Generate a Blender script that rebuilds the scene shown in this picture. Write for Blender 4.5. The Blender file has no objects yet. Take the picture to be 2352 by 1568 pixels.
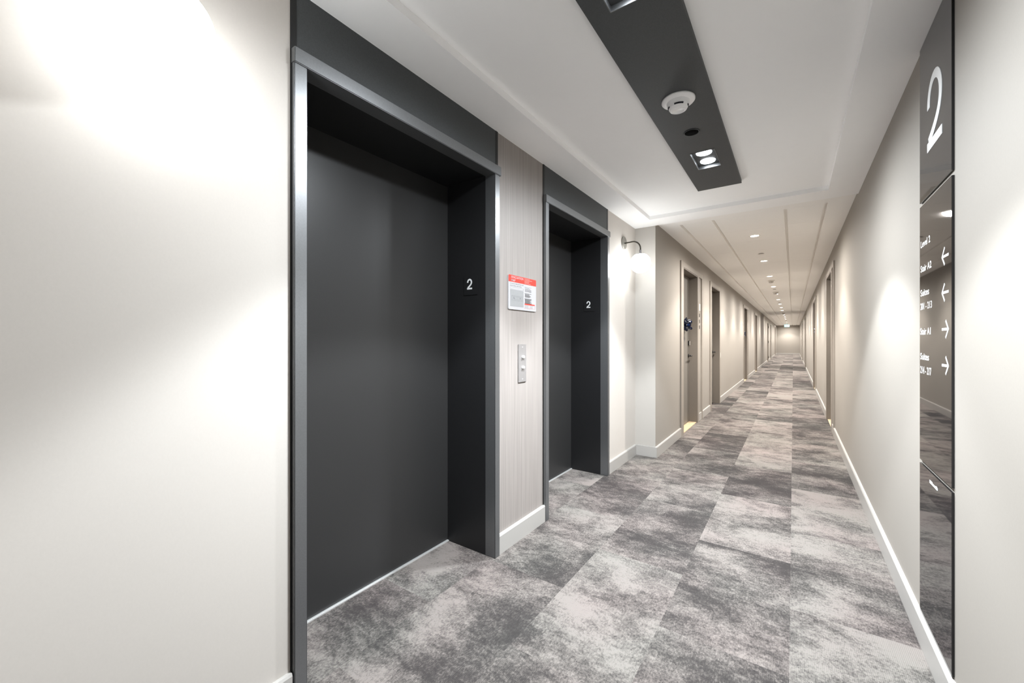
import bpy, bmesh, math, random
from mathutils import Matrix, Vector
random.seed(7)
S = bpy.context.scene
C = S.collection

# ------------------------------------------------------------------ camera, world, exposure
EYE = 1.22
cam = bpy.data.cameras.new('camera')
cam.sensor_width = 36.0
cam.lens = 927.0 / 2352.0 * 36.0
cam.shift_y = -4.0 / 2352.0
cam.clip_start = 0.02
co = bpy.data.objects.new('camera', cam); C.objects.link(co)
co.location = (0, 0, EYE)
co.rotation_euler = (math.pi / 2, 0, math.atan(646.0 / 927.0))
S.camera = co
w = bpy.data.worlds.new('world'); S.world = w
w.use_nodes = True
w.node_tree.nodes['Background'].inputs[0].default_value = (1, 1, 1, 1)
w.node_tree.nodes['Background'].inputs[1].default_value = 0.0
S.view_settings.view_transform = 'Standard'
S.view_settings.look = 'None'
S.view_settings.gamma = 1.0
S.view_settings.exposure = 0.77
S.view_settings.use_curve_mapping = False
S.cycles.max_bounces = 16
S.cycles.diffuse_bounces = 10
S.cycles.glossy_bounces = 4
S.cycles.caustics_reflective = False
S.cycles.caustics_refractive = False
S.cycles.sample_clamp_indirect = 60.0
S.cycles.use_denoising = True

P_TWIN, P_TWIN_SPILL = 102.0, 68.0    # watts of each lamp of the lobby twin downlights: beam, spill off the trim
P_DOWN, P_DOWN_SPILL = 130.0, 140.0   # the same for each corridor downlight
L_GLOBE = 12.0          # radiance of the opal globes
C_TWIN = (0.90, 0.955, 1.0)
C_DOWN = (1.0, 0.95, 0.89)
C_GLOBE = (0.95, 0.985, 1.0)

# ------------------------------------------------------------------ measures (metres)
XL = -1.383      # wall of the elevator lobby
XC = -1.172      # left wall of the corridor
XR = 0.432       # right wall
Y0, Y1 = -0.095, 4.28    # lobby
YB, YE = -3.0, 41.0      # ends of the corridor
ZL, ZT = 2.401, 2.436    # lobby ceiling border, tray
ZC = 2.4305              # corridor tiles
E_Y = (1.261, 2.924)     # middle of the two elevators
HW = 0.577               # half width of an elevator surround

# ------------------------------------------------------------------ materials
def nodes(m):
    return m.node_tree.nodes, m.node_tree.links
def mat(name, col, rough=0.5, metal=0.0, spec=0.5, noise=0.0, nscale=60.0, stretch=(1, 1, 1), bump=0.0, emit=None, estr=0.0, coat=0.0, noise2=None):
    m = bpy.data.materials.new(name); m.use_nodes = True
    n, l = nodes(m); b = n['Principled BSDF']
    b.inputs['Base Color'].default_value = (*col, 1)
    b.inputs['Roughness'].default_value = rough
    b.inputs['Metallic'].default_value = metal
    b.inputs['Specular IOR Level'].default_value = spec
    b.inputs['Coat Weight'].default_value = coat
    if emit:
        b.inputs['Emission Color'].default_value = (*emit, 1)
        b.inputs['Emission Strength'].default_value = estr
    if noise or bump:
        tc = n.new('ShaderNodeTexCoord'); mp = n.new('ShaderNodeMapping')
        mp.inputs['Scale'].default_value = stretch
        t = n.new('ShaderNodeTexNoise'); t.inputs['Scale'].default_value = nscale
        t.inputs['Detail'].default_value = 4.0
        l.new(tc.outputs['Object'], mp.inputs[0]); l.new(mp.outputs[0], t.inputs['Vector'])
        if noise:
            r = n.new('ShaderNodeMapRange')
            r.inputs['From Min'].default_value = 0.3; r.inputs['From Max'].default_value = 0.7
            r.inputs['To Min'].default_value = 1 - noise; r.inputs['To Max'].default_value = 1 + noise
            mx = n.new('ShaderNodeVectorMath'); mx.operation = 'SCALE'
            mx.inputs[0].default_value = col
            l.new(t.outputs[0], r.inputs[0]); l.new(r.outputs[0], mx.inputs['Scale'])
            l.new(mx.outputs[0], b.inputs['Base Color'])
        if bump:
            bp = n.new('ShaderNodeBump'); bp.inputs['Strength'].default_value = bump
            bp.inputs['Distance'].default_value = 0.002
            l.new(t.outputs[0], bp.inputs['Height']); l.new(bp.outputs[0], b.inputs['Normal'])
    return m

M = {}
M['wall'] = mat('linen_wallcovering', (0.555, 0.52, 0.482), 0.62, spec=0.25, noise=0.012, nscale=30, stretch=(7, 7, 5), bump=0.03)
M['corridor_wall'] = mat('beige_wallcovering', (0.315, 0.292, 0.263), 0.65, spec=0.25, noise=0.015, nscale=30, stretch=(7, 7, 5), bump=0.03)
M['return_wall'] = mat('darkened_return_wallcovering', (0.44, 0.418, 0.388), 0.62, spec=0.25, noise=0.012, nscale=30, stretch=(7, 7, 5), bump=0.03)  # same cream wallcovering; dimmer light put into its colour so the globe stands out
M['striated'] = mat('striated_panel', (0.29, 0.263, 0.246), 0.5, spec=0.35, noise=0.16, nscale=9, stretch=(30, 30, 0.22), bump=0.06)
M['ceiling'] = mat('white_ceiling_paint', (0.985, 0.985, 0.985), 0.75, spec=0.2, noise=0.008, nscale=8)
M['tile'] = mat('ceiling_tile', (0.95, 0.94, 0.92), 0.9, spec=0.1, noise=0.03, nscale=160, bump=0.08)
M['base'] = mat('baseboard_paint', (0.40, 0.385, 0.365), 0.4, spec=0.4, noise=0.01, nscale=5)
M['charcoal'] = mat('charcoal_laminate', (0.061, 0.0655, 0.068), 0.55, spec=0.35, noise=0.10, nscale=220)
M['door_metal'] = mat('charcoal_door_metal', (0.026, 0.0255, 0.0255), 0.38, spec=0.4, noise=0.08, nscale=260, bump=0.03)
M['frame_metal'] = mat('charcoal_frame_metal', (0.19, 0.195, 0.20), 0.37, metal=0.7, spec=0.4, noise=0.05, nscale=200)
M['reveal_metal'] = mat('shaded_reveal_metal', (0.012, 0.012, 0.013), 0.45, spec=0.4, noise=0.08, nscale=260)  # reveals get less light; that shade is put into this darker colour
M['black'] = mat('black_trim', (0.008, 0.008, 0.008), 0.4, spec=0.4, noise=0.05)
M['grille'] = mat('black_grille', (0.003, 0.003, 0.003), 0.9, spec=0.05, noise=0.1, nscale=400)
M['sill'] = mat('aluminium_sill', (0.75, 0.75, 0.74), 0.35, metal=0.6, noise=0.03)
M['acrylic'] = mat('black_acrylic', (0.006, 0.006, 0.007), 0.025, spec=0.55, noise=0.01)
M['white_vinyl'] = mat('white_lettering', (0.86, 0.87, 0.87), 0.5, noise=0.005)
M['steel'] = mat('brushed_steel', (0.30, 0.285, 0.278), 0.45, metal=0.4, noise=0.05, nscale=20, stretch=(8, 8, 0.5))
M['button'] = mat('pale_button', (0.86, 0.85, 0.83), 0.25, metal=0.25, noise=0.005)
M['bronze'] = mat('dark_bronze', (0.05, 0.045, 0.035), 0.35, metal=0.6, noise=0.04)
M['nickel'] = mat('satin_nickel_plate', (0.33, 0.32, 0.29), 0.4, metal=0.7, noise=0.04)
M['opal'] = mat('opal_glass', (0.9, 0.9, 0.88), 0.25, emit=C_GLOBE, estr=L_GLOBE)
M['cap'] = mat('grey_cap', (0.35, 0.34, 0.35), 0.4, metal=0.4, noise=0.03)
M['plastic'] = mat('white_plastic', (0.95, 0.95, 0.95), 0.35, noise=0.01)
M['tile_plastic'] = mat('off_white_plastic', (0.70, 0.67, 0.63), 0.4, noise=0.01)
M['slot'] = mat('dark_slot', (0.012, 0.012, 0.02), 0.6, noise=0.05)
M['lens'] = mat('lamp_lens', (0.9, 0.9, 0.9), 0.3, emit=C_TWIN, estr=9.0)
M['corridor_lens'] = mat('corridor_lamp_lens', (0.9, 0.9, 0.9), 0.3, emit=(1.0, 0.92, 0.82), estr=14.0)
M['red'] = mat('red_print', (0.58, 0.036, 0.022), 0.4, noise=0.01)
M['sign_white'] = mat('white_sign_face', (0.46, 0.455, 0.47), 0.35, noise=0.006)
M['print_grey'] = mat('grey_print', (0.25, 0.25, 0.26), 0.5, noise=0.02)
M['print_dark'] = mat('dark_print', (0.06, 0.06, 0.065), 0.5, noise=0.02)
M['map_grey'] = mat('map_grey', (0.29, 0.295, 0.30), 0.45, noise=0.02)
M['casing'] = mat('taupe_casing_paint', (0.30, 0.271, 0.238), 0.45, spec=0.4, noise=0.015)
M['leaf'] = mat('grey_taupe_door_paint', (0.18, 0.167, 0.15), 0.45, spec=0.4, noise=0.05, nscale=120)
M['jamb'] = mat('taupe_jamb_paint', (0.18, 0.158, 0.135), 0.5, spec=0.3, noise=0.04, nscale=120)
M['wood'] = mat('pale_wood', (0.58, 0.44, 0.28), 0.45, noise=0.08, nscale=14, stretch=(8, 1, 8))
M['hardware'] = mat('black_hardware', (0.012, 0.011, 0.010), 0.4, metal=0.3, noise=0.05)
M['ribbon'] = mat('blue_satin_ribbon', (0.015, 0.035, 0.12), 0.28, spec=0.7, noise=0.06)
M['whitish'] = mat('whitish_ribbon', (0.62, 0.64, 0.70), 0.3, metal=0.3, noise=0.03)
M['plaque'] = mat('pale_plaque', (0.80, 0.77, 0.72), 0.4, noise=0.01)
M['exit'] = mat('exit_green', (0.1, 0.5, 0.4), 0.4, emit=(0.30, 0.80, 0.70), estr=1.5)
M['exit_white'] = mat('exit_white', (0.9, 0.9, 0.9), 0.4, emit=(0.85, 1.0, 0.98), estr=3.2)
M['switch'] = mat('steel_switch', (0.42, 0.40, 0.37), 0.35, metal=0.4, noise=0.03)

def carpet_material():
    m = bpy.data.materials.new('carpet_tiles'); m.use_nodes = True
    n, l = nodes(m); b = n['Principled BSDF']
    b.inputs['Roughness'].default_value = 0.95
    b.inputs['Specular IOR Level'].default_value = 0.08
    at = n.new('ShaderNodeAttribute'); at.attribute_name = 'tile'
    sep = n.new('ShaderNodeSeparateColor'); l.new(at.outputs['Color'], sep.inputs[0])
    tc = n.new('ShaderNodeTexCoord')
    off = n.new('ShaderNodeVectorMath'); off.operation = 'SCALE'; off.inputs['Scale'].default_value = 37.0
    l.new(at.outputs['Color'], off.inputs[0])
    add = n.new('ShaderNodeVectorMath'); l.new(tc.outputs['Object'], add.inputs[0]); l.new(off.outputs[0], add.inputs[1])
    def noise(scale, detail, src, sc=(1, 1, 1), rough=0.55, dist=0.0):
        mp = n.new('ShaderNodeMapping'); mp.inputs['Scale'].default_value = sc
        l.new(src, mp.inputs[0])
        t = n.new('ShaderNodeTexNoise'); t.inputs['Scale'].default_value = scale
        t.inputs['Detail'].default_value = detail; t.inputs['Roughness'].default_value = rough
        t.inputs['Distortion'].default_value = dist
        l.new(mp.outputs[0], t.inputs['Vector']); return t.outputs[0]
    def math_(op, a, b_, c=None):
        q = n.new('ShaderNodeMath'); q.operation = op
        for i, v in enumerate((a, b_, c)):
            if v is None: continue
            if isinstance(v, (int, float)): q.inputs[i].default_value = v
            else: l.new(v, q.inputs[i])
        return q.outputs[0]
    big = noise(2.3, 5.0, add.outputs[0], (1.0, 1.35, 1), 0.62, 0.35)      # blotches, broken at each tile
    mid = noise(14.0, 4.0, add.outputs[0], (1.0, 1.5, 1), 0.6)
    yarn = noise(125.0, 5.0, tc.outputs['Object'], (1.0, 0.6, 1), 0.85)
    tuft = noise(38.0, 3.0, add.outputs[0], (1.0, 1.3, 1), 0.7)
    v = math_('MULTIPLY_ADD', big, 2.65, -1.29)
    v = math_('ADD', v, sep.outputs[0])                                   # the tile's own shade
    v = math_('ADD', v, math_('MULTIPLY_ADD', mid, 0.9, -0.45))
    v = math_('ADD', v, math_('MULTIPLY_ADD', yarn, 2.3, -1.15))
    v = math_('ADD', v, math_('MULTIPLY_ADD', tuft, 0.9, -0.45))
    rp = n.new('ShaderNodeValToRGB'); l.new(v, rp.inputs[0])
    e = rp.color_ramp.elements
    e[0].position = 0.0; e[0].color = (0.042, 0.0385, 0.0375, 1)
    e[1].position = 1.0; e[1].color = (0.212, 0.191, 0.177, 1)
    x = e.new(0.32); x.color = (0.062, 0.0565, 0.054, 1)
    x = e.new(0.62); x.color = (0.121, 0.1095, 0.102, 1)
    # warm / cool drift between tiles
    hue = noise(1.7, 2.0, add.outputs[0])
    mix = n.new('ShaderNodeMix'); mix.data_type = 'RGBA'; mix.blend_type = 'MULTIPLY'
    mix.inputs[0].default_value = 1.0
    rh = n.new('ShaderNodeValToRGB'); l.new(hue, rh.inputs[0])
    rh.color_ramp.elements[0].position = 0.35; rh.color_ramp.elements[0].color = (0.97, 1.0, 0.99, 1)
    rh.color_ramp.elements[1].position = 0.65; rh.color_ramp.elements[1].color = (1.0, 0.955, 0.965, 1)
    l.new(rp.outputs[0], mix.inputs[6]); l.new(rh.outputs[0], mix.inputs[7])
    l.new(mix.outputs[2], b.inputs['Base Color'])
    wv = n.new('ShaderNodeTexWave'); wv.inputs['Scale'].default_value = 52.0
    l.new(tc.outputs['Object'], wv.inputs['Vector'])
    hgt = math_('ADD', math_('MULTIPLY', wv.outputs['Fac'], 0.45), yarn)
    bp = n.new('ShaderNodeBump'); bp.inputs['Strength'].default_value = 0.5; bp.inputs['Distance'].default_value = 0.004
    l.new(hgt, bp.inputs['Height']); l.new(bp.outputs[0], b.inputs['Normal'])
    return m
M['carpet'] = carpet_material()

# ------------------------------------------------------------------ mesh helpers
def B():
    return bmesh.new()
def box(bm, x0, x1, y0, y1, z0, z1, bev=0.0):
    x0, x1 = min(x0, x1), max(x0, x1); y0, y1 = min(y0, y1), max(y0, y1); z0, z1 = min(z0, z1), max(z0, z1)
    r = bmesh.ops.create_cube(bm, size=1.0, matrix=Matrix.Translation(((x0 + x1) / 2, (y0 + y1) / 2, (z0 + z1) / 2)) @ Matrix.Diagonal((x1 - x0, y1 - y0, z1 - z0, 1)))
    if bev:
        es = list({e for v in r['verts'] for e in v.link_edges})
        bmesh.ops.bevel(bm, geom=es, offset=bev, segments=2, affect='EDGES', clamp_overlap=True)
    return bm
def lathe(bm, prof, axis='z', at=(0, 0, 0), seg=48, smooth=True):
    """prof: (radius, height) pairs turned about an axis"""
    rings = []
    for r, h in prof:
        if r < 1e-6:
            rings.append([(0.0, 0.0, h)])
        else:
            rings.append([(r * math.cos(2 * math.pi * i / seg), r * math.sin(2 * math.pi * i / seg), h) for i in range(seg)])
    def tr(p):
        x, y, z = p
        if axis == 'x': x, y, z = z, x, y
        if axis == '-x': x, y, z = -z, -x, y
        if axis == 'y': x, y, z = y, z, x
        return (x + at[0], y + at[1], z + at[2])
    vs = [[bm.verts.new(tr(p)) for p in r] for r in rings]
    for a, b in zip(vs, vs[1:]):
        for i in range(seg):
            j = (i + 1) % seg
            if len(a) == 1 and len(b) == 1: continue
            if len(a) == 1: f = bm.faces.new((a[0], b[i], b[j]))
            elif len(b) == 1: f = bm.faces.new((a[i], a[j], b[0]))
            else: f = bm.faces.new((a[i], a[j], b[j], b[i]))
            f.smooth = smooth
    bmesh.ops.recalc_face_normals(bm, faces=bm.faces)
    return bm
def tube(bm, pts, r, seg=16, cap=True):
    pts = [Vector(p) for p in pts]; rings = []
    up = Vector((0, 1, 0))
    for i, p in enumerate(pts):
        t = (pts[min(i + 1, len(pts) - 1)] - pts[max(i - 1, 0)]).normalized()
        u = up if abs(t.dot(up)) < 0.95 else Vector((1, 0, 0))
        a = t.cross(u).normalized(); b = t.cross(a).normalized()
        rings.append([bm.verts.new(p + a * r * math.cos(2 * math.pi * k / seg) + b * r * math.sin(2 * math.pi * k / seg)) for k in range(seg)])
    for a, b in zip(rings, rings[1:]):
        for k in range(seg):
            f = bm.faces.new((a[k], a[(k + 1) % seg], b[(k + 1) % seg], b[k])); f.smooth = True
    if cap:
        bm.faces.new(rings[0]); bm.faces.new(rings[-1])
    bmesh.ops.recalc_face_normals(bm, faces=bm.faces)
    return bm
def sheet(bm, u0, u1, v0, v1, holes, fn, depth):
    """a slab with rectangular holes; fn(u, v, d) places a point, d from 0 (face) to depth"""
    us = sorted({u0, u1, *[h[0] for h in holes], *[h[1] for h in holes]})
    vs = sorted({v0, v1, *[h[2] for h in holes], *[h[3] for h in holes]})
    us = [u for u in us if u0 <= u <= u1]; vs = [v for v in vs if v0 <= v <= v1]
    def solid(i, j):
        if not (0 <= i < len(us) - 1 and 0 <= j < len(vs) - 1): return False
        u = (us[i] + us[i + 1]) / 2; v = (vs[j] + vs[j + 1]) / 2
        return not any(h[0] < u < h[1] and h[2] < v < h[3] for h in holes)
    cache = {}
    def V(i, j, d):
        k = (i, j, d)
        if k not in cache: cache[k] = bm.verts.new(fn(us[i], vs[j], d))
        return cache[k]
    for i in range(len(us) - 1):
        for j in range(len(vs) - 1):
            if not solid(i, j): continue
            for d in (0, depth):
                bm.faces.new([V(i, j, d), V(i + 1, j, d), V(i + 1, j + 1, d), V(i, j + 1, d)])
            for (di, dj, a, b) in ((-1, 0, (i, j), (i, j + 1)), (1, 0, (i + 1, j), (i + 1, j + 1)), (0, -1, (i, j), (i + 1, j)), (0, 1, (i, j + 1), (i + 1, j + 1))):
                if not solid(i + di, j + dj):
                    bm.faces.new([V(*a, 0), V(*b, 0), V(*b, depth), V(*a, depth)])
    bmesh.ops.recalc_face_normals(bm, faces=bm.faces)
    return bm
def ribbon2d(pts, t, closed=False):
    """flat stroke of width t along 2-D points -> list of quads"""
    L, R = [], []
    n = len(pts)
    for i, p in enumerate(pts):
        a = pts[max(i - 1, 0)]; b = pts[min(i + 1, n - 1)]
        d = Vector((b[0] - a[0], b[1] - a[1])); d.normalize()
        q = Vector((-d.y, d.x)) * t / 2
        L.append((p[0] + q.x, p[1] + q.y)); R.append((p[0] - q.x, p[1] - q.y))
    return [(L[i], L[i + 1], R[i + 1], R[i]) for i in range(n - 1)]
def flat(bm, quads, mtx, d0=0.0008):
    """thin raised strokes: 2-D quads set on a surface by a matrix"""
    last = None; lift = 0
    for q in quads:
        pts = {(round(x, 6), round(y, 6)) for x, y in q}
        if last is not None and not (pts & last): lift += 1      # a new stroke lies a hair above the one before
        last = pts
        d = d0 + lift * min(0.00004, d0 * 0.1)
        top = [bm.verts.new(mtx @ Vector((x, y, d))) for x, y in q]
        bot = [bm.verts.new(mtx @ Vector((x, y, 0))) for x, y in q]
        bm.faces.new(top)
        for i in range(len(q)):
            j = (i + 1) % len(q); bm.faces.new((top[i], top[j], bot[j], bot[i]))
    bmesh.ops.remove_doubles(bm, verts=bm.verts, dist=1e-6)
    bmesh.ops.recalc_face_normals(bm, faces=bm.faces)
    return bm
def rect(x0, y0, x1, y1):
    return ((x0, y0), (x1, y0), (x1, y1), (x0, y1))
def face_frame(x, y, z, facing):
    """axes for lettering: local x runs to the reader's right, local y up, local z out of the surface"""
    cols = {'+x': ((0, 1, 0), (0, 0, 1), (1, 0, 0)), '-x': ((0, -1, 0), (0, 0, 1), (-1, 0, 0)), '-y': ((1, 0, 0), (0, 0, 1), (0, -1, 0))}[facing]
    m = Matrix.Identity(4)
    for c in range(3):
        for r in range(3): m[r][c] = cols[c][r]
    m.translation = (x, y, z)
    return m
def letters(bm, s, x0, y0, x1, y1, mtx, d=0.0006, bold=0.0):
    """words set in the box x0..x1, y0..y1 (cap height = y1 - y0)"""
    cu = bpy.data.curves.new('words', 'FONT'); cu.body = s; cu.size = 1.0; cu.offset = bold
    cu.resolution_u = 6
    ob = bpy.data.objects.new('words', cu); C.objects.link(ob)
    dg = bpy.context.evaluated_depsgraph_get()
    me = bpy.data.meshes.new_from_object(ob.evaluated_get(dg))
    xs = [v.co.x for v in me.vertices]; xa, xb = min(xs), max(xs)
    cap = 0.729
    sx = (x1 - x0) / (xb - xa); sy = (y1 - y0) / cap
    t = mtx @ Matrix.Translation((x0 - xa * sx, y0, d)) @ Matrix.Diagonal((sx, sy, 1, 1))
    me.transform(t)
    bm.from_mesh(me)
    bpy.data.objects.remove(ob); bpy.data.curves.remove(cu); bpy.data.meshes.remove(me)
    return bm
def obj(name, bm, m, parent=None, loc=None):
    me = bpy.data.meshes.new(name); bm.to_mesh(me); bm.free()
    me.materials.append(M[m] if isinstance(m, str) else m)
    o = bpy.data.objects.new(name, me); C.objects.link(o)
    if parent is not None: o.parent = parent
    if loc: o.location = loc
    return o
def tag(o, label, cat, group=None, kind=None):
    o['label'] = label; o['category'] = cat
    if group: o['group'] = group
    if kind: o['kind'] = kind
    return o
def thing(name, label, cat, loc=(0, 0, 0), group=None, kind=None, rotz=0.0):
    o = bpy.data.objects.new(name, None); C.objects.link(o)
    o.location = loc; o.rotation_euler = (0, 0, rotz); o.empty_display_size = 0.1
    return tag(o, label, cat, group, kind)
def structure(name, bm, m, label, cat):
    return tag(obj(name, bm, m), label, cat, kind='structure')
def dup(root, loc, label, rotz=None):
    def cp(o, parent):
        c = o.copy(); C.objects.link(c)
        if parent is not None: c.parent = parent
        for ch in list(o.children): cp(ch, c)
        return c
    r = cp(root, None); r.location = loc; r['label'] = label
    if rotz is not None: r.rotation_euler = (0, 0, rotz)
    return r
def spot(parent, loc, power, col, size_deg, blend, rad):
    l = bpy.data.lights.new('lamp_light', 'SPOT'); l.energy = power; l.color = col
    l.spot_size = math.radians(size_deg); l.spot_blend = blend; l.shadow_soft_size = rad
    o = bpy.data.objects.new('lamp_light', l); C.objects.link(o)
    o.parent = parent; o.location = loc
    return o

# ------------------------------------------------------------------ floor: carpet tiles laid in a half-drop
TW, TL = 0.459, 0.904
SHADE = {  # own shade of the tiles nearest the eye
    (0, 0): 0.72, (0, 1): 0.55, (0, 2): 0.80, (0, 3): 0.30, (0, 4): 0.62, (0, 5): 0.50,
    (-1, -1): 0.50, (-1, 0): 0.40, (-1, 1): 0.72, (-1, 2): 0.26, (-1, 3): 0.72, (-1, 4): 0.62, (-1, 5): 0.78, (-1, 6): 0.60,
    (-2, -1): 0.42, (-2, 0): 0.74, (-2, 1): 0.46, (-2, 2): 0.70, (-2, 3): 0.45, (-2, 4): 0.34, (-2, 5): 0.60,
    (-3, -1): 0.44, (-3, 0): 0.56, (-3, 1): 0.44, (-3, 2): 0.66, (-3, 3): 0.40, (-3, 4): 0.74,
    (-4, -1): 0.55, (-4, 0): 0.72, (-4, 1): 0.60, (-4, 2): 0.74}
bm = B(); col = bm.loops.layers.float_color.new('tile')
rt = random.Random(11)
xa, xb = -1.76, 0.47
for ix in range(-4, 2):
    a = max(xa, -0.012 + ix * TW); b = min(xb, -0.012 + (ix + 1) * TW)
    if b <= a: continue
    ph = 1.77 if ix % 2 else 2.225 - TL
    for k in range(-6, 45):
        c = max(YB, ph + k * TL); d = min(YE, ph + (k + 1) * TL)
        if d <= c: continue
        s = SHADE.get((ix, k), rt.choice((0.32, 0.45, 0.52, 0.6, 0.68, 0.78, 0.88)))
        g, h = rt.random(), rt.random()
        f = bm.faces.new([bm.verts.new(p) for p in ((a, c, 0), (b, c, 0), (b, d, 0), (a, d, 0))])
        for lp in f.loops: lp[col] = (s, g, h, 1)
structure('floor', bm, 'carpet', 'grey mottled carpet tiles covering the lobby and corridor floor', 'floor')

# ------------------------------------------------------------------ doors along the corridor: where they stand
OP_Z = 2.156
# (side, outer start, suite?) ; a suite door has a wall strip framed beside it
LEFT = [('suite', 5.385), ('plain', 7.565), ('suite', 13.20), ('plain', 17.35), ('plain', 26.0), ('plain', 29.5), ('plain', 37.1)]
RIGHT = [('suite', 6.505), ('suite', 11.46), ('suite', 20.3), ('suite', 27.0), ('suite', 31.3), ('plain', 37.6)]
def door_opening(kind, y, side):
    if kind == 'plain': return (y + 0.135, y + 1.065)
    if side == 'left': return (y + 0.132, y + 1.069)
    return (y + 0.398, y + 1.335)
def door_outer(kind, y):
    return (y, y + (1.135 if kind == 'plain' else 1.47))

# ------------------------------------------------------------------ walls
ZW = 2.47
def wall_box(name, x0, x1, y0, y1, m, label, z1=ZW):
    return structure(name, box(B(), x0, x1, y0, y1, 0, z1), m, label, 'wall')
wall_box('wall_left', XL - 0.42, XL, Y0, E_Y[0] - HW, 'wall', 'cream wall before the first elevator, lit by the nearest globe lamp')
wall_box('wall_middle', XL - 0.42, XL, E_Y[0] + HW, E_Y[1] - HW, 'striated', 'greige wall panel with fine vertical streaks between the two elevators')
wall_box('wall_left', XL - 0.42, XL, E_Y[1] + HW, Y1, 'wall', 'cream wall carrying the globe lamp past the second elevator')
wall_box('wall_left', XL - 0.21, XC, Y1, Y1 + 0.003, 'return_wall', 'narrow cream wall return past the second elevator, beside the globe lamp')
def left_fn(u, v, d): return (XC - d, u, v)
def right_fn(u, v, d): return (XR + d, u, v)
holes = []
for k, y in LEFT:
    a, b = door_opening(k, y, 'left'); holes.append((a, b, -1, OP_Z))
structure('wall_left', sheet(B(), Y1 + 0.003, YE, 0, ZW, holes, left_fn, 0.42), 'corridor_wall', 'beige left wall of the long corridor, pierced by doors', 'wall')
structure('wall_left', sheet(B(), YB, Y0, 0, ZW, [], left_fn, 0.42), 'corridor_wall', 'beige wall of the corridor before the lobby', 'wall')
holes = []
for k, y in RIGHT:
    a, b = door_opening(k, y, 'right'); holes.append((a, b, -1, OP_Z))
structure('wall_right', sheet(B(), YB, YE, 0, ZW, holes, right_fn, 0.30), 'corridor_wall', 'beige right wall running from the sign panels down the corridor', 'wall')
wall_box('wall_end', XC - 0.3, XR + 0.3, YE, YE + 0.15, 'corridor_wall', 'taupe wall closing the far end of the corridor')
wall_box('wall_back', XC - 0.4, XR + 0.3, YB - 0.15, YB, 'corridor_wall', 'beige wall closing the near end of the corridor')

# ------------------------------------------------------------------ ceilings
TX0, TX1, TY0, TY1 = -1.161, 0.228, 0.15, 4.036
def cl(z):
    return lambda u, v, d: (u, v, z + d)
structure('ceiling', sheet(B(), XL - 0.42, XR + 0.05, Y0, Y1, [(TX0, TX1, TY0, TY1)], cl(ZL), ZT - ZL), 'ceiling', 'white dropped border around the lobby ceiling tray', 'ceiling')
structure('ceiling', box(B(), TX0 - 0.1, TX1 + 0.1, TY0 - 0.1, TY1 + 0.1, ZT, ZT + 0.05), 'ceiling', 'white raised tray of the lobby ceiling around the charcoal panel', 'ceiling')
def tiled_ceiling(y0, y1, first):
    bm = B()
    box(bm, XC - 0.02, XR + 0.02, y0, y1, ZC + 0.045, ZC + 0.065)
    g = 0.013
    xs = [(XC - 0.02, -0.972 - g), (-0.972 + g, -0.668 - g), (-0.668 + g, -0.061 - g), (-0.061 + g, 0.239 - g), (0.239 + g, XR + 0.02)]
    if first > y0: box(bm, -0.972 - g, 0.239 + g, y0, first, ZC, ZC + 0.046)
    for i, (a, b) in enumerate(xs):
        if i in (0, 4):
            box(bm, a, b, y0, y1, ZC, ZC + 0.046); continue
        y = first
        while y < y1:
            box(bm, a, b, y + 0.0013, min(y + 0.61, y1) - 0.0013, ZC, ZC + 0.046); y += 0.61
    return bm
structure('ceiling', tiled_ceiling(Y1, YE, 4.52), 'tile', 'off-white tiled ceiling of the long corridor with narrow slots', 'ceiling')
structure('ceiling', tiled_ceiling(YB, Y0, YB), 'tile', 'off-white tiled ceiling of the corridor before the lobby', 'ceiling')

# ------------------------------------------------------------------ baseboards
BT, BH = 0.017, 0.11
def baseboard(name, x, out, y0, y1, label):
    bm = B()
    s = 1 if out > 0 else -1
    prof = [(0, 0), (BT * s, 0), (BT * s, BH - 0.008), (BT * s - 0.004 * s, BH), (0, BH)]
    ra = [bm.verts.new((x + a, y0, z)) for a, z in prof]; rb = [bm.verts.new((x + a, y1, z)) for a, z in prof]
    for i in range(5):
        bm.faces.new((ra[i], ra[(i + 1) % 5], rb[(i + 1) % 5], rb[i]))
    bm.faces.new(ra); bm.faces.new(rb)
    bmesh.ops.recalc_face_normals(bm, faces=bm.faces)
    return structure(name, bm, 'base', label, 'baseboard')
baseboard('baseboard_left', XL, 1, Y0, E_Y[0] - HW, 'pale baseboard under the nearest cream wall')
baseboard('baseboard_middle', XL, 1, E_Y[0] + HW - 0.004, E_Y[1] - HW + 0.004, 'pale baseboard under the streaked panel between the elevators')
baseboard('baseboard_left', XL, 1, E_Y[1] + HW, Y1 - BT, 'pale baseboard just past the second elevator')
structure('baseboard_left', box(B(), XL, XC + BT, Y1 - BT, Y1, 0, BH, 0.002), 'base', 'short pale baseboard across the wall return past the second elevator', 'baseboard')
def runs(lst, y0, y1):
    out = []; p = y0
    for k, y in lst:
        a, b = door_outer(k, y); out.append((p, a)); p = b
    out.append((p, y1)); return out
ORD = ['first', 'second', 'third', 'fourth', 'fifth', 'sixth', 'seventh', 'eighth', 'ninth', 'tenth', 'eleventh', 'twelfth', 'thirteenth', 'fourteenth', 'fifteenth', 'sixteenth', 'seventeenth', 'eighteenth', 'nineteenth', 'twentieth']
for i, (a, b) in enumerate(runs(LEFT, Y1, YE)):
    where = 'before the first left corridor door' if i == 0 else ('beyond the last left corridor door' if i == len(LEFT) else 'between the %s and %s left corridor doors' % (ORD[i - 1], ORD[i]))
    baseboard('baseboard_left', XC, 1, a, b, 'pale baseboard %s' % where)
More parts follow.
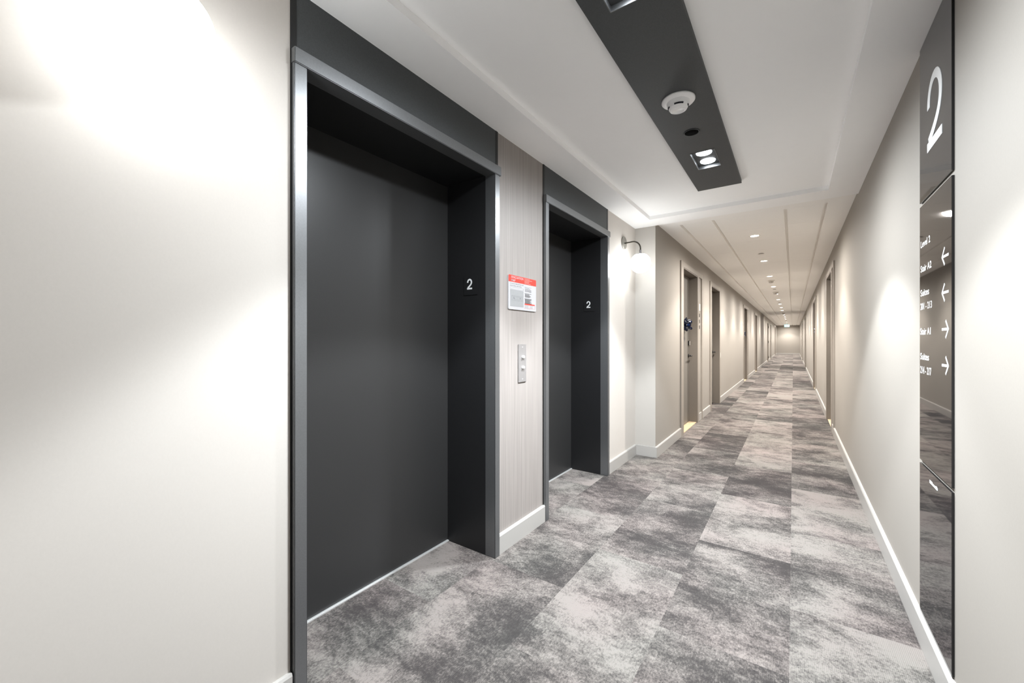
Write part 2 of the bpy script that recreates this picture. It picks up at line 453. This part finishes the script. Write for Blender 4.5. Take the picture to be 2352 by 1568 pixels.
for i, (a, b) in enumerate(runs(RIGHT, YB, YE)):
    where = 'under the sign panels' if i == 0 else ('beyond the last right corridor door' if i == len(RIGHT) else 'between the %s and %s right corridor doors' % (ORD[i - 1], ORD[i]))
    baseboard('baseboard_right', XR, -1, a, b, 'pale baseboard %s' % where)
structure('baseboard_end', box(B(), XC + BT, XR - BT, YE - BT, YE, 0, BH, 0.002), 'base', 'baseboard across the far end wall', 'baseboard')

# ------------------------------------------------------------------ elevators
def two(w, h, t):
    """numeral 2 as strokes, lower left at 0,0"""
    rx = (w - t) / 2; ry = rx * 1.12
    cx, cy = w / 2, h - t / 2 - ry
    pts = [(cx + rx * math.cos(math.radians(a)), cy + ry * math.sin(math.radians(a))) for a in range(186, -31, -8)]
    ex, ey = t * 0.62, t * 1.0
    x0, y0 = pts[-1]
    for k in range(1, 11):
        s = k / 10
        qx = (1 - s) ** 2 * x0 + 2 * s * (1 - s) * (x0 - rx * 0.25) + s * s * ex
        qy = (1 - s) ** 2 * y0 + 2 * s * (1 - s) * (y0 - ry * 0.55) + s * s * ey
        pts.append((qx, qy))
    return ribbon2d(pts, t) + [rect(0, 0, w, t)]

def make_elevator(y, label):
    """local x points out into the lobby, y along the wall; base point on the floor at the wall face"""
    r = thing('elevator_entrance', label, 'elevator', (XL, y, 0), 'elevator entrances in the lobby')
    ib = 0.529             # half the clear width
    fx = 0.021             # frame face
    dx = -0.342            # door plane
    hz0, hz1 = 2.145, 2.197
    bm = box(B(), -0.05, 0.003, -HW + 0.020, HW - 0.020, hz1 - 0.01, ZL)
    hp = obj('header_panel', bm, 'charcoal', r); hp['label'] = 'matte charcoal panel above the frame'
    for s in (-1, 1):
        a = s * (HW - 0.020); b = s * HW
        obj('edge_trim', box(B(), -0.05, 0.0045, a, b, 0, ZL), 'black', r)
    for s in (-1, 1):
        bm = box(B(), -0.05, fx, s * ib, s * (ib + 0.044), 0, hz0 + 0.004, 0.0025)
        obj('frame_jamb', bm, 'frame_metal', r)
    obj('frame_head', box(B(), -0.05, fx + 0.006, -ib - 0.046, ib + 0.052, hz0, hz1, 0.0025), 'frame_metal', r)
    for s in (-1, 1):
        obj('side_reveal', box(B(), dx - 0.04, fx - 0.002, s * (ib + 0.0005), s * (ib + 0.03), 0, hz0 + 0.002), 'reveal_metal', r)
    obj('soffit', box(B(), dx - 0.04, fx - 0.004, -ib - 0.02, ib + 0.02, hz0 + 0.0015, hz0 + 0.03), 'reveal_metal', r)
    obj('door_panel', box(B(), dx - 0.035, dx, -ib - 0.01, ib + 0.01, 0.008, hz0 + 0.01), 'door_metal', r)
    s_ = obj('door_sill', box(B(), dx - 0.035, dx + 0.012, -ib, ib, -0.01, 0.007, 0.001), 'sill', r); s_['label'] = 'bright aluminium sill strip'
    # number plate on the right reveal
    return r
def number_plate(y, label):
    t = thing('floor_number_plate', label, 'number plate', (-1.54, y, 1.485), 'floor number plates on the elevator reveals')
    obj('plate', box(B(), -0.052, 0.052, -0.0022, -0.0002, -0.005, 0.105, 0.0006), 'reveal_metal', t)
    mt = face_frame(-0.026, -0.0021, 0.028, '-y')
    obj('numeral', flat(B(), two(0.038, 0.062, 0.0095), mt, 0.0008), 'white_vinyl', t)
    bm = B()
    for (a, b) in ((0, 1), (1, 0), (1, 1), (0, 0)):
        lathe(bm, [(0.0014, 0), (0.0012, 0.0009), (0, 0.0012)], 'z', (0.024 + a * 0.0045, -0.003, 0.05 + b * 0.0045), 10)
    obj('braille_dots', bm, 'black', t)
    return t
make_elevator(E_Y[0], 'tall charcoal elevator doorway nearest the eye, left of the evacuation map')
make_elevator(E_Y[1], 'charcoal elevator doorway beside the lit globe lamp, right of the evacuation map')
number_plate(E_Y[0] + 0.529, 'small black number 2 plate inside the nearer elevator recess')
number_plate(E_Y[1] + 0.529, 'small black number 2 plate inside the farther elevator recess')

# ------------------------------------------------------------------ evacuation map and call plate on the streaked panel
def evacuation_map():
    Y, Z, W, H = 1.94, 1.402, 0.310, 0.205
    t = thing('evacuation_map_sign', 'white and red evacuation map sign on the streaked panel between the elevators', 'sign', (XL, Y, Z))
    f = lambda d: face_frame(d, 0, 0, '+x')
    # plate with rounded corners
    bm = B(); r = 0.008; pts = []
    for cx, cy, a0 in ((W - r, r, -90), (W - r, H - r, 0), (r, H - r, 90), (r, r, 180)):
        pts += [(cx + r * math.cos(math.radians(a0 + k * 15)), cy + r * math.sin(math.radians(a0 + k * 15))) for k in range(7)]
    flat(bm, [tuple(pts)], f(0.0), 0.006)
    obj('plate', bm, 'sign_white', t)
    hz = H - 0.041
    top = [(0, hz), (W, hz)] + [p for p in pts if p[1] > H - r - 1e-6]
    obj('red_header', flat(B(), [tuple(top)], f(0.006), 0.0004), 'red', t)
    bm = B()
    letters(bm, 'EVACUATION', 0.030, H - 0.018, 0.158, H - 0.004, f(0.0064), 0.0004, 0.004)
    letters(bm, 'MAP', 0.030, H - 0.037, 0.070, H - 0.023, f(0.0064), 0.0004, 0.004)
    obj('title', bm, 'sign_white', t)
    rr = random.Random(3)
    bm = B(); q = []
    for i, ln in enumerate((0.058, 0.088, 0.056, 0.052, 0.070)):
        x = 0.172; y = H - 0.0085 - i * 0.0072
        while x < 0.172 + ln:
            wd = rr.uniform(0.006, 0.014); q.append(rect(x, y, min(x + wd, 0.172 + ln), y + 0.0034)); x += wd + 0.003
    flat(bm, q, f(0.0064), 0.0003)
    obj('header_small_print', bm, mat('pink_print', (0.52, 0.27, 0.24), 0.5, noise=0.02), t)
    bm = B()
    letters(bm, 'IN CASE OF FIRE DO NOT USE', 0.016, H - 0.0535, 0.160, H - 0.0475, f(0.006), 0.0003, 0.004)
    letters(bm, 'ELEVATORS, USE STAIRS.', 0.016, H - 0.0655, 0.140, H - 0.0595, f(0.006), 0.0003, 0.004)
    obj('warning_text', bm, 'print_dark', t)
    bm = flat(B(), [rect(0.018, 0.019, 0.160, 0.118)], f(0.006), 0.0003)
    fp = obj('floor_plan', bm, 'map_grey', t)
    q = []
    def outline(x0, y0, x1, y1, k=0.0008):
        q.extend([rect(x0, y0, x1, y0 + k), rect(x0, y1 - k, x1, y1), rect(x0, y0, x0 + k, y1), rect(x1 - k, y0, x1, y1)])
    outline(0.018, 0.019, 0.160, 0.118); outline(0.018, 0.122, 0.160, 0.134, 0.0005)
    outline(0.035, 0.055, 0.145, 0.083); outline(0.052, 0.063, 0.122, 0.076, 0.0005)
    q += [rect(0.055, 0.069, 0.061, 0.077), rect(0.061, 0.064, 0.066, 0.071), rect(0.122, 0.066, 0.129, 0.072), rect(0.125, 0.071, 0.129, 0.076)]
    obj('plan_lines', flat(B(), q, f(0.0063), 0.0003), 'print_grey', fp)
    q = []
    for y0, n in ((0.146, 6), (0.107, 5), (0.074, 6)):
        for i in range(n):
            x = 0.174 + (0.004 if i else 0); ln = rr.uniform(0.045, 0.08) if i else 0.078
            y = y0 - i * 0.0052; xe = x + ln
            while x < xe:
                wd = rr.uniform(0.004, 0.011); q.append(rect(x, y, min(x + wd, xe), y + 0.0022)); x += wd + 0.0018
    obj('instructions', flat(B(), q, f(0.006), 0.0003), 'print_grey', t)
    q = [rect(0.174, 0.0365, 0.294, 0.044), rect(0.174, 0.014, 0.294, 0.0148), rect(0.174, 0.014, 0.1748, 0.040), rect(0.2932, 0.014, 0.294, 0.040), rect(0.236, 0.014, 0.2367, 0.038)]
    lg = obj('legend_box', flat(B(), q, f(0.006), 0.0003), 'red', t)
    q = []
    for x0 in (0.179, 0.241):
        for i in range(3):
            q.append(rect(x0, 0.031 - i * 0.0062, x0 + rr.uniform(0.024, 0.046), 0.0328 - i * 0.0062))
    obj('legend_entries', flat(B(), q, f(0.006), 0.0003), 'print_grey', lg)
evacuation_map()
def call_plate():
    t = thing('elevator_call_plate', 'steel call plate with two round buttons on the streaked panel', 'button panel', (XL, 2.047, 0.958))
    obj('plate', box(B(), 0, 0.006, 0, 0.087, 0, 0.234, 0.0012), 'steel', t)
    for z in (0.155, 0.090):
        bm = lathe(B(), [(0.0105, 0), (0.0105, 0.006), (0.0095, 0.007), (0.0088, 0.007)], 'x', (0.006, 0.047, z), 32)
        rg = obj('button_ring', bm, 'button', t)
        bm = lathe(B(), [(0.0088, 0.003), (0.0088, 0.010), (0.0078, 0.0115), (0, 0.012)], 'x', (0.006, 0.047, z), 32)
        obj('button', bm, 'button', rg)
    for z in (0.216, 0.018):
        obj('screw', lathe(B(), [(0.0035, 0), (0.003, 0.0012), (0, 0.0016)], 'x', (0.006, 0.0435, z), 16), 'button', t)
call_plate()

# ------------------------------------------------------------------ globe wall lamps
def make_sconce(y, label):
    t = thing('wall_lamp', label, 'wall lamp', (XL, y, 2.18), 'globe wall lamps in the lobby')
    obj('wall_plate', lathe(B(), [(0, 0), (0.0625, 0), (0.0625, 0.011), (0.0605, 0.013), (0, 0.013)], 'x', (0, 0, 0), 56), 'nickel', t)
    gx, gz, R = 0.168, -0.2175, 0.0958
    rb = 0.075
    pts = [(0.012, 0, -0.004), (0.03, 0, -0.0035), (0.06, 0, -0.002), (gx - rb, 0, 0)]
    for a in range(10, 91, 10):
        pts.append((gx - rb + rb * math.sin(math.radians(a)), 0, -rb + rb * math.cos(math.radians(a))))
    pts.append((gx, 0, -0.098))
    obj('arm', tube(B(), pts, 0.0068, 18), 'bronze', t)
    obj('socket', lathe(B(), [(0, -0.090), (0.011, -0.090), (0.011, -0.119), (0.014, -0.122)], 'z', (gx, 0, 0), 32), 'cap', t)
    bm = B(); prof = []
    for a in range(0, 36, 3):
        prof.append(((R + 0.0015) * math.sin(math.radians(a)), gz + (R + 0.0015) * math.cos(math.radians(a))))
    lathe(bm, prof, 'z', (gx, 0, 0), 48)
    obj('globe_cap', bm, 'cap', t)
    bm = B(); prof = []
    for a in range(0, 181, 5):
        prof.append((R * math.sin(math.radians(a)) if 0 < a < 180 else 0.0, gz + R * math.cos(math.radians(a))))
    lathe(bm, prof, 'z', (gx, 0, 0), 64)
    g = obj('globe', bm, 'opal', t); g['label'] = 'glowing white opal glass globe'
    return t
sc = make_sconce(0.315, 'large glowing globe wall lamp at the near end of the cream wall')
dup(sc, (XL, 3.92, 2.18), 'glowing globe wall lamp on a bent arm past the second elevator')

# ------------------------------------------------------------------ charcoal ceiling panel and what it carries
SX0, SX1, SY0, SY1, SZ = -0.627, -0.322, 0.67, 3.516, 2.411
FX, FW, FL = -0.474, 0.146, 0.292            # twin downlight recess
twins = (E_Y[0] + 0.005, E_Y[1] + 0.001)
hs = [(FX - FW / 2, FX + FW / 2, y - FL / 2, y + FL / 2) for y in twins]
tag(obj('ceiling_panel', sheet(B(), SX0, SX1, SY0, SY1, hs, cl(SZ), ZT - SZ - 0.0005), 'charcoal'), 'long charcoal panel hung under the lobby ceiling tray', 'ceiling panel')
def twin(y, label):
    t = thing('twin_downlight', label, 'ceiling light', (FX, y, SZ), 'twin downlights in the charcoal ceiling panel')
    bm = B(); k = 0.004
    sheet(bm, -FW / 2 + 0.0005, FW / 2 - 0.0005, -FL / 2 + 0.0005, FL / 2 - 0.0005, [(-FW / 2 + k, FW / 2 - k, -FL / 2 + k, FL / 2 - k)], cl(-0.002), 0.022)
    obj('trim_frame', bm, 'frame_metal', t)
    obj('back_plate', box(B(), -FW / 2 + 0.003, FW / 2 - 0.003, -FL / 2 + 0.003, FL / 2 - 0.003, 0.0195, 0.0235), 'charcoal', t)
    for s in (-1, 1):
        bm = lathe(B(), [(0, 0.0135), (0.036, 0.0135), (0.045, 0.016), (0.047, 0.0195)], 'z', (0, s * 0.073, 0), 40)
        lens = obj('lens', bm, 'lens', t); lens['label'] = 'bright round lamp face'
        spot(t, (0, s * 0.073, 0.006), P_TWIN, C_TWIN, 97, 0.22, 0.035)
        spot(t, (0, s * 0.073, -0.004), P_TWIN_SPILL, C_TWIN, 176, 0.9, 0.04)
    return t
twin(twins[1], 'square twin downlight at the far end of the charcoal ceiling panel')
twin(twins[0], 'square twin downlight cut by the top edge, in the charcoal panel')
def detector(name, x, y, z, label, cat, m, r=0.078, group=None):
    t = thing(name, label, cat, (x, y, z), group)
    obj('mounting_ring', lathe(B(), [(0, -0.0005), (r, -0.0005), (r, -0.006), (r * 0.95, -0.011), (r * 0.68, -0.014)], 'z', seg=56), m, t)
    obj('body', lathe(B(), [(r * 0.70, -0.010), (r * 0.67, -0.024), (r * 0.60, -0.036), (r * 0.585, -0.0365), (r * 0.585, -0.041), (r * 0.57, -0.0415), (r * 0.50, -0.050), (r * 0.36, -0.056), (r * 0.33, -0.052), (0, -0.052)], 'z', seg=56), m, t)
    for k in range(4):
        a0 = math.radians(k * 90 - 74)
        bm = B(); n = 8
        ra = r * 0.605; vs = []
        for i in range(n + 1):
            a = a0 + math.radians(52) * (i / n - 0.5)
            vs.append((bm.verts.new((ra * 1.035 * math.cos(a), ra * 1.035 * math.sin(a), -0.0350)), bm.verts.new((ra * math.cos(a), ra * math.sin(a), -0.0415)),
                       bm.verts.new((ra * 0.93 * math.cos(a), ra * 0.93 * math.sin(a), -0.0350)), bm.verts.new((ra * 0.93 * math.cos(a), ra * 0.93 * math.sin(a), -0.0415))))
        for i in range(n):
            p, q = vs[i], vs[i + 1]
            for u, v in ((0, 1), (1, 3), (3, 2), (2, 0)):
                bm.faces.new((p[u], q[u], q[v], p[v]))
        for p in (vs[0], vs[-1]): bm.faces.new((p[0], p[1], p[3], p[2]))
        bmesh.ops.recalc_face_normals(bm, faces=bm.faces)
        obj('sensor_slot', bm, 'slot', t)
    return t
detector('smoke_detector', -0.469, 2.118, SZ, 'white round smoke detector on the charcoal ceiling panel', 'smoke detector', 'plastic')
t = thing('ceiling_speaker', 'black round grille in the charcoal panel, past the smoke detector', 'ceiling speaker', (-0.479, 2.492, SZ))
obj('rim', lathe(B(), [(0.0405, 0.0), (0.0425, -0.003), (0.038, -0.0035), (0.0365, -0.001)], 'z', seg=48), 'charcoal', t)
obj('grille', lathe(B(), [(0, -0.0012), (0.038, -0.0012), (0.0385, -0.0002)], 'z', seg=48), 'grille', t)

# ------------------------------------------------------------------ signs on the right wall
SF = 0.007
SYN, SYF = 1.906, 2.310       # near and far edges
def arrow(cx, cy, s, right):
    """arrow with a shaft and two barbs"""
    d = 1 if right else -1; t = 0.0088
    tip = (cx + d * s / 2, cy)
    q = ribbon2d([(cx - d * s / 2, cy), (cx + d * s * 0.46, cy)], t)
    q += ribbon2d([(tip[0] - d * s * 0.42, cy + s * 0.40), (tip[0], cy - t * 0.2)], t)
    q += ribbon2d([(tip[0] - d * s * 0.42, cy - s * 0.40), (tip[0], cy + t * 0.2)], t)
    return q
def sign_panel(name, z0, z1, label):
    t = thing(name, label, 'sign', (XR, SYF, z0), 'black glossy sign panels on the right wall')
    obj('panel', box(B(), -SF, -0.0002, -(SYF - SYN), 0, 0, z1 - z0), 'acrylic', t)
    return t
t = sign_panel('floor_number_sign', 1.775, ZL - 0.002, 'tall glossy sign panel with a big white 2, up against the ceiling')
fr = lambda z0: face_frame(-SF, 0, -z0, '-x')
mt = face_frame(-SF, -0.117, 1.938 - 1.775, '-x')
obj('numeral', flat(B(), two(0.186, 0.272, 0.034), mt, 0.0012), 'white_vinyl', t)
Z = 0.735
t = sign_panel('directory_sign', Z, 1.758, 'glossy black directory panel listing level, stairs and suites with arrows')
m0 = face_frame(-SF, 0, -Z, '-x')
for s, ya, yb, za, zb in (('Level 2', 2.294, 2.157, 1.591, 1.618), ('Stair A2', 2.296, 2.140, 1.492, 1.519), ('Suites', 2.297, 2.172, 1.395, 1.422), ('201 - 213', 2.298, 2.134, 1.341, 1.368), ('Stair A1', 2.300, 2.150, 1.241, 1.268), ('Suites', 2.300, 2.174, 1.141, 1.168), ('214 - 217', 2.300, 2.141, 1.086, 1.115)):
    bm = letters(B(), s, SYF - ya, za, SYF - yb, zb, m0, 0.0002, 0.016)
    obj('lettering', bm, 'white_vinyl', t)
for yc, zc, rgt in ((1.973, 1.506, False), (1.973, 1.382, False), (1.974, 1.256, True), (1.974, 1.132, True)):
    obj('arrow', flat(B(), arrow(SYF - yc, zc, 0.074, rgt), m0, 0.0003), 'white_vinyl', t)
t = sign_panel('lower_sign', 0.118, 0.720, 'lowest glossy black sign panel with a tiny white logo, above the baseboard')
bm = B(); q = []
rr = random.Random(5)
x = SYF - 2.163
while x < SYF - 2.062:
    wd = rr.uniform(0.004, 0.009); hh = rr.choice((0.0075, 0.0075, 0.011))
    q.append(rect(x, 0.678, x + wd, 0.678 + hh)); x += wd + 0.0022
flat(bm, q, face_frame(-SF, 0, -0.118, '-x'), 0.0006)
obj('logo', bm, 'white_vinyl', t)

# ------------------------------------------------------------------ corridor doors
def lever(parent, x, y, z, s, back):
    """black lever set; s points out of the door, back = direction the lever runs along y"""
    bm = lathe(B(), [(0, 0), (0.027, 0), (0.027, 0.007), (0.025, 0.009), (0.012, 0.010), (0.010, 0.012), (0.010, 0.05)], 'x' if s > 0 else '-x', (x, y, z), 28)
    tube(bm, [(x + s * 0.045, y - back * 0.008, z), (x + s * 0.052, y + back * 0.01, z), (x + s * 0.054, y + back * 0.03, z), (x + s * 0.054, y + back * 0.125, z)], 0.0085, 14)
    obj('door_handle', bm, 'hardware', parent)
def make_door(side, idx, kind, y, label, thresh=True, number=1, hinges=False):
    s = 1 if side == 'left' else -1
    X = XC if side == 'left' else XR
    a, b = door_opening(kind, y, side); oa, ob = door_outer(kind, y)
    a -= y; b -= y; oa -= y; ob -= y
    t = thing('door_%d' % number, label, 'door', (X, y, 0), 'doors along the %s corridor wall' % side, kind='structure')
    cz = 2.222; cp = 0.017
    # casing: one piece framing the opening (and the wall strip beside a suite door)
    hl = [(a, b, -1, OP_Z)]
    if kind == 'suite':
        if side == 'left': hl.append((b + 0.104, ob - 0.07, -1, OP_Z))
        else: hl.append((oa + 0.07, a - 0.104, -1, OP_Z))
    obj('casing', sheet(B(), oa, ob, 0, cz, hl, lambda u, v, d: (s * (cp - d), u, v), cp - 0.0003), 'casing', t)
    dx = -0.10
    # jambs and head inside the opening
    for k, (u0, u1) in enumerate(((a + 0.0004, a + 0.016), (b - 0.016, b - 0.0004))):
        obj('jamb', box(B(), s * (dx - 0.06), s * (cp - 0.002), u0, u1, 0, OP_Z - 0.001), 'jamb', t)
    obj('head_jamb', box(B(), s * (dx - 0.06), s * (cp - 0.002), a + 0.017, b - 0.017, OP_Z - 0.017, OP_Z - 0.001), 'jamb', t)
    lf = obj('door_leaf', box(B(), s * (dx - 0.045), s * dx, a + 0.019, b - 0.019, 0.012, OP_Z - 0.020, 0.002), 'leaf', t)
    hy = b - 0.075 if side == 'left' else a + 0.075
    hd = -1 if side == 'left' else 1
    lever(lf, s * dx, hy, 0.985, s, hd)
    bm = box(B(), s * dx, s * (dx + 0.02), hy - 0.022, hy + 0.022, 1.135, 1.205, 0.004)
    if kind == 'suite':
        obj('door_lock', bm, 'hardware', lf)
        if side == 'left':
            obj('lock_plate', box(B(), s * (dx + 0.0201), s * (dx + 0.022), hy - 0.018, hy + 0.010, 1.14, 1.20, 0.0006), 'plaque', lf)
    else: bm.free()
    if thresh:
        obj('threshold', box(B(), s * (dx - 0.05), s * 0.0, a + 0.017, b - 0.017, -0.004, 0.008, 0.002), 'wood', t)
    if kind == 'suite':
        if side == 'left': u0, u1 = b + 0.104, ob - 0.07
        else: u0, u1 = oa + 0.07, a - 0.104
        bm = box(B(), s * 0.0002, s * (BT - 0.003), u0 + 0.001, u1 - 0.001, 0, BH, 0.002)
        obj('strip_baseboard', bm, 'base', t)
        # suite sign on the wall strip: pale plaque above three dark plates
        uc = (u0 + u1) / 2 - 0.02
        pl = obj('suite_plaque', box(B(), s * 0.0003, s * 0.006, uc - 0.06, uc + 0.06, 1.66, 1.765, 0.001), 'plaque', t)
        pl['label'] = 'pale suite plaque'
        for z in (1.565, 1.476, 1.388):
            obj('dark_plate', box(B(), s * 0.0003, s * 0.006, uc - 0.03, uc + 0.03, z, z + 0.05, 0.001), 'hardware', t)
    if hinges:
        hy2 = b - 0.02 if hinges > 0 else a + 0.02
        for z in (0.24, 1.10, 1.93):
            obj('hinge', box(B(), s * (cp - 0.001), s * (cp + 0.012), hy2 - 0.03 * 1, hy2 + 0.03, z - 0.06, z + 0.06, 0.003), 'hardware', t)
    return t
num = 1
LL = ['taupe suite door with a blue bow, first on the left past the globe lamp', 'taupe service door, second on the left corridor wall', 'taupe suite door with a dark bow, third along the left wall',
      'taupe door, fourth along the left corridor wall', 'taupe door with black hinges, fifth along the left wall', 'taupe door with black hinges, sixth along the left wall', 'taupe door at the far end of the left wall']
for i, (k, y) in enumerate(LEFT):
    make_door('left', i, k, y, LL[i], thresh=(i != 1), number=num, hinges={4: 1, 5: -1}.get(i, 0)); num += 1
RL = ['taupe suite door nearest on the right corridor wall', 'taupe suite door with a dark bow on the right wall', 'third suite door along the right corridor wall', 'fourth suite door along the right corridor wall', 'fifth suite door along the right corridor wall', 'last door at the far end of the right wall']
for i, (k, y) in enumerate(RIGHT):
    make_door('right', i, k, y, RL[i], number=num); num += 1

# switch plate beyond the second left door
t = thing('wall_switch', 'small steel switch plate just beyond the second left door', 'switch', (XC, 8.80, 0.862))
obj('plate', box(B(), 0, 0.006, -0.04, 0.04, 0, 0.118, 0.0015), 'switch', t)
obj('rocker', box(B(), 0.0055, 0.010, -0.016, 0.016, 0.026, 0.092, 0.0015), 'plaque', t)

# ribbon bows on doors
def bow(s, loc, label, group='ribbon bows on the suite doors'):
    t = thing('ribbon_bow', label, 'bow', loc, group)
    rr = random.Random(21)
    def loops(n, rad, wdt, seedlift):
        bm = B()
        for i in range(n):
            a = 2 * math.pi * i / n + rr.uniform(-0.15, 0.15)
            L = rad * rr.uniform(0.85, 1.1); lift = seedlift * rr.uniform(0.7, 1.2)
            ax = Vector((0, math.cos(a), math.sin(a))); side = Vector((0, -math.sin(a), math.cos(a)))
            out = Vector((s, 0, 0)); m = 12; prev = None
            for k in range(m + 1):
                u = 2 * math.pi * k / m
                p = ax * (L * 0.5 * (1 - math.cos(u))) + out * (lift * (0.35 + 0.9 * math.sin(u / 2) ** 2) + 0.024 * math.sin(u))
                q = (bm.verts.new(p - side * wdt / 2), bm.verts.new(p + side * wdt / 2))
                if prev:
                    f = bm.faces.new((prev[0], q[0], q[1], prev[1])); f.smooth = True
                prev = q
        bmesh.ops.solidify(bm, geom=bm.faces[:], thickness=0.0008)
        return bm
    obj('blue_loops', loops(11, 0.105, 0.034, 0.035), 'ribbon', t)
    obj('front_loops', loops(7, 0.07, 0.032, 0.075), 'ribbon', t)
    sl = obj('whitish_loops', loops(7, 0.088, 0.012, 0.070), 'whitish', t); sl['label'] = 'silver ribbon loops'  # narrow pale loops give the bow its white strips
    for d in (-0.05, 0.03):
        bm = B(); prev = None
        for k in range(14):
            f_ = k / 13
            p = Vector((s * (0.006 + 0.004 * math.sin(k)), d * (0.4 + f_) + 0.012 * math.sin(k * 0.8), -0.04 - 0.26 * f_))
            q = (bm.verts.new(p - Vector((0, 0.011, 0))), bm.verts.new(p + Vector((0, 0.011, 0.004))))
            if prev: bm.faces.new((prev[0], q[0], q[1], prev[1]))
            prev = q
        bmesh.ops.solidify(bm, geom=bm.faces[:], thickness=0.0008)
        obj('ribbon_tail', bm, 'ribbon', t)
    return t
bow(1, (XC - 0.098, 6.02, 1.43), 'blue and silver ribbon bow on the first left suite door')
bow(1, (XC - 0.098, 13.8, 1.40), 'small dark blue bow on the third left door')
bow(-1, (XR + 0.098, 12.25, 1.46), 'dark bow with silver strips on the second right suite door')

# ------------------------------------------------------------------ corridor ceiling fittings
XM = -0.370
def downlight(y, label):
    t = thing('downlight', label, 'ceiling light', (XM, y, ZC), 'round downlights along the corridor ceiling')
    obj('trim_ring', lathe(B(), [(0.043, -0.0005), (0.043, -0.004), (0.056, -0.004), (0.059, -0.0005)], 'z', seg=40), 'tile_plastic', t)
    obj('lens', lathe(B(), [(0, -0.0022), (0.043, -0.0022), (0.043, -0.0008)], 'z', seg=40), 'corridor_lens', t)
    spot(t, (0, 0, -0.008), P_DOWN, C_DOWN, 112, 0.45, 0.04)
    spot(t, (0, 0, -0.010), P_DOWN_SPILL, C_DOWN, 176, 0.9, 0.04)
    return t
d0 = None
for i in range(20):
    y = 5.47 + 1.826 * i
    if y > YE - 0.6: break
    lb = '%s round downlight along the corridor ceiling, counting from the lobby' % ORD[i]
    if d0 is None: d0 = downlight(y, lb)
    else: dup(d0, (XM, y, ZC), lb)
s0 = None
for i, y in enumerate((6.65, 11.51, 15.78, 33.0)):
    lb = '%s flat round sprinkler cover along the corridor ceiling' % ORD[i]
    if s0 is None:
        s0 = thing('sprinkler_cover', lb, 'sprinkler', (XM, y, ZC), 'sprinkler covers in the corridor ceiling')
        obj('cover_plate', lathe(B(), [(0, -0.009), (0.040, -0.009), (0.041, -0.008), (0.040, -0.007), (0, -0.007)], 'z', seg=40), 'tile_plastic', s0)
        obj('recess_cup', lathe(B(), [(0.030, -0.0002), (0.030, -0.0072)], 'z', seg=32), 'slot', s0)
    else: dup(s0, (XM, y, ZC), lb)
dt = None
for i, y in enumerate((9.80, 12.27, 21.9, 30.2)):
    lb = '%s smoke detector along the corridor ceiling, counting from the lobby' % ORD[i]
    if dt is None: dt = detector('smoke_detector', XM, y, ZC, lb, 'smoke detector', 'tile_plastic', 0.065, 'smoke detectors in the corridor ceiling')
    else: dup(dt, (XM, y, ZC), lb)
# exit sign
t = thing('exit_sign', 'lit green and white exit sign hung at the far end of the corridor', 'exit sign', (-0.385, 36.0, ZC))
obj('stem', box(B(), -0.05, 0.05, -0.02, 0.02, -0.10, 0), 'plastic', t)
obj('housing', box(B(), -0.16, 0.16, -0.02, 0.02, -0.275, -0.095, 0.003), 'plastic', t)
obj('green_face', box(B(), -0.155, 0.155, -0.0225, -0.0203, -0.270, -0.100), 'exit', t)
mt = face_frame(-0.155, -0.0225, -0.270, '-y')
q = arrow(0.075, 0.085, 0.10, False)
obj('arrow', flat(B(), q, mt, 0.001), 'exit_white', t)
q = [rect(0.255, 0.03, 0.30, 0.14)]
q += ribbon2d([(0.205, 0.09), (0.185, 0.06), (0.16, 0.055)], 0.016) + ribbon2d([(0.205, 0.09), (0.222, 0.06), (0.212, 0.025)], 0.016)
q += ribbon2d([(0.222, 0.122), (0.205, 0.088)], 0.022) + ribbon2d([(0.222, 0.12), (0.248, 0.098)], 0.012) + ribbon2d([(0.218, 0.12), (0.185, 0.112), (0.175, 0.09)], 0.012)
q += [tuple((0.232 + 0.012 * math.cos(k * math.pi / 6), 0.142 + 0.012 * math.sin(k * math.pi / 6)) for k in range(12))]
obj('running_figure', flat(B(), q, mt, 0.001), 'exit_white', t)
# small emergency light high on the left wall
t = thing('emergency_light', 'small white box high on the left wall near the far end', 'emergency light', (XC, 36.6, 2.17))
obj('housing', box(B(), 0, 0.05, -0.11, 0.11, 0, 0.15, 0.006), 'plastic', t)
obj('lamp_head', lathe(B(), [(0.03, 0), (0.035, 0.02), (0, 0.025)], 'x', (0.05, -0.05, 0.08), 20), 'plastic', t)
obj('lamp_head', lathe(B(), [(0.03, 0), (0.035, 0.02), (0, 0.025)], 'x', (0.05, 0.05, 0.08), 20), 'plastic', t)
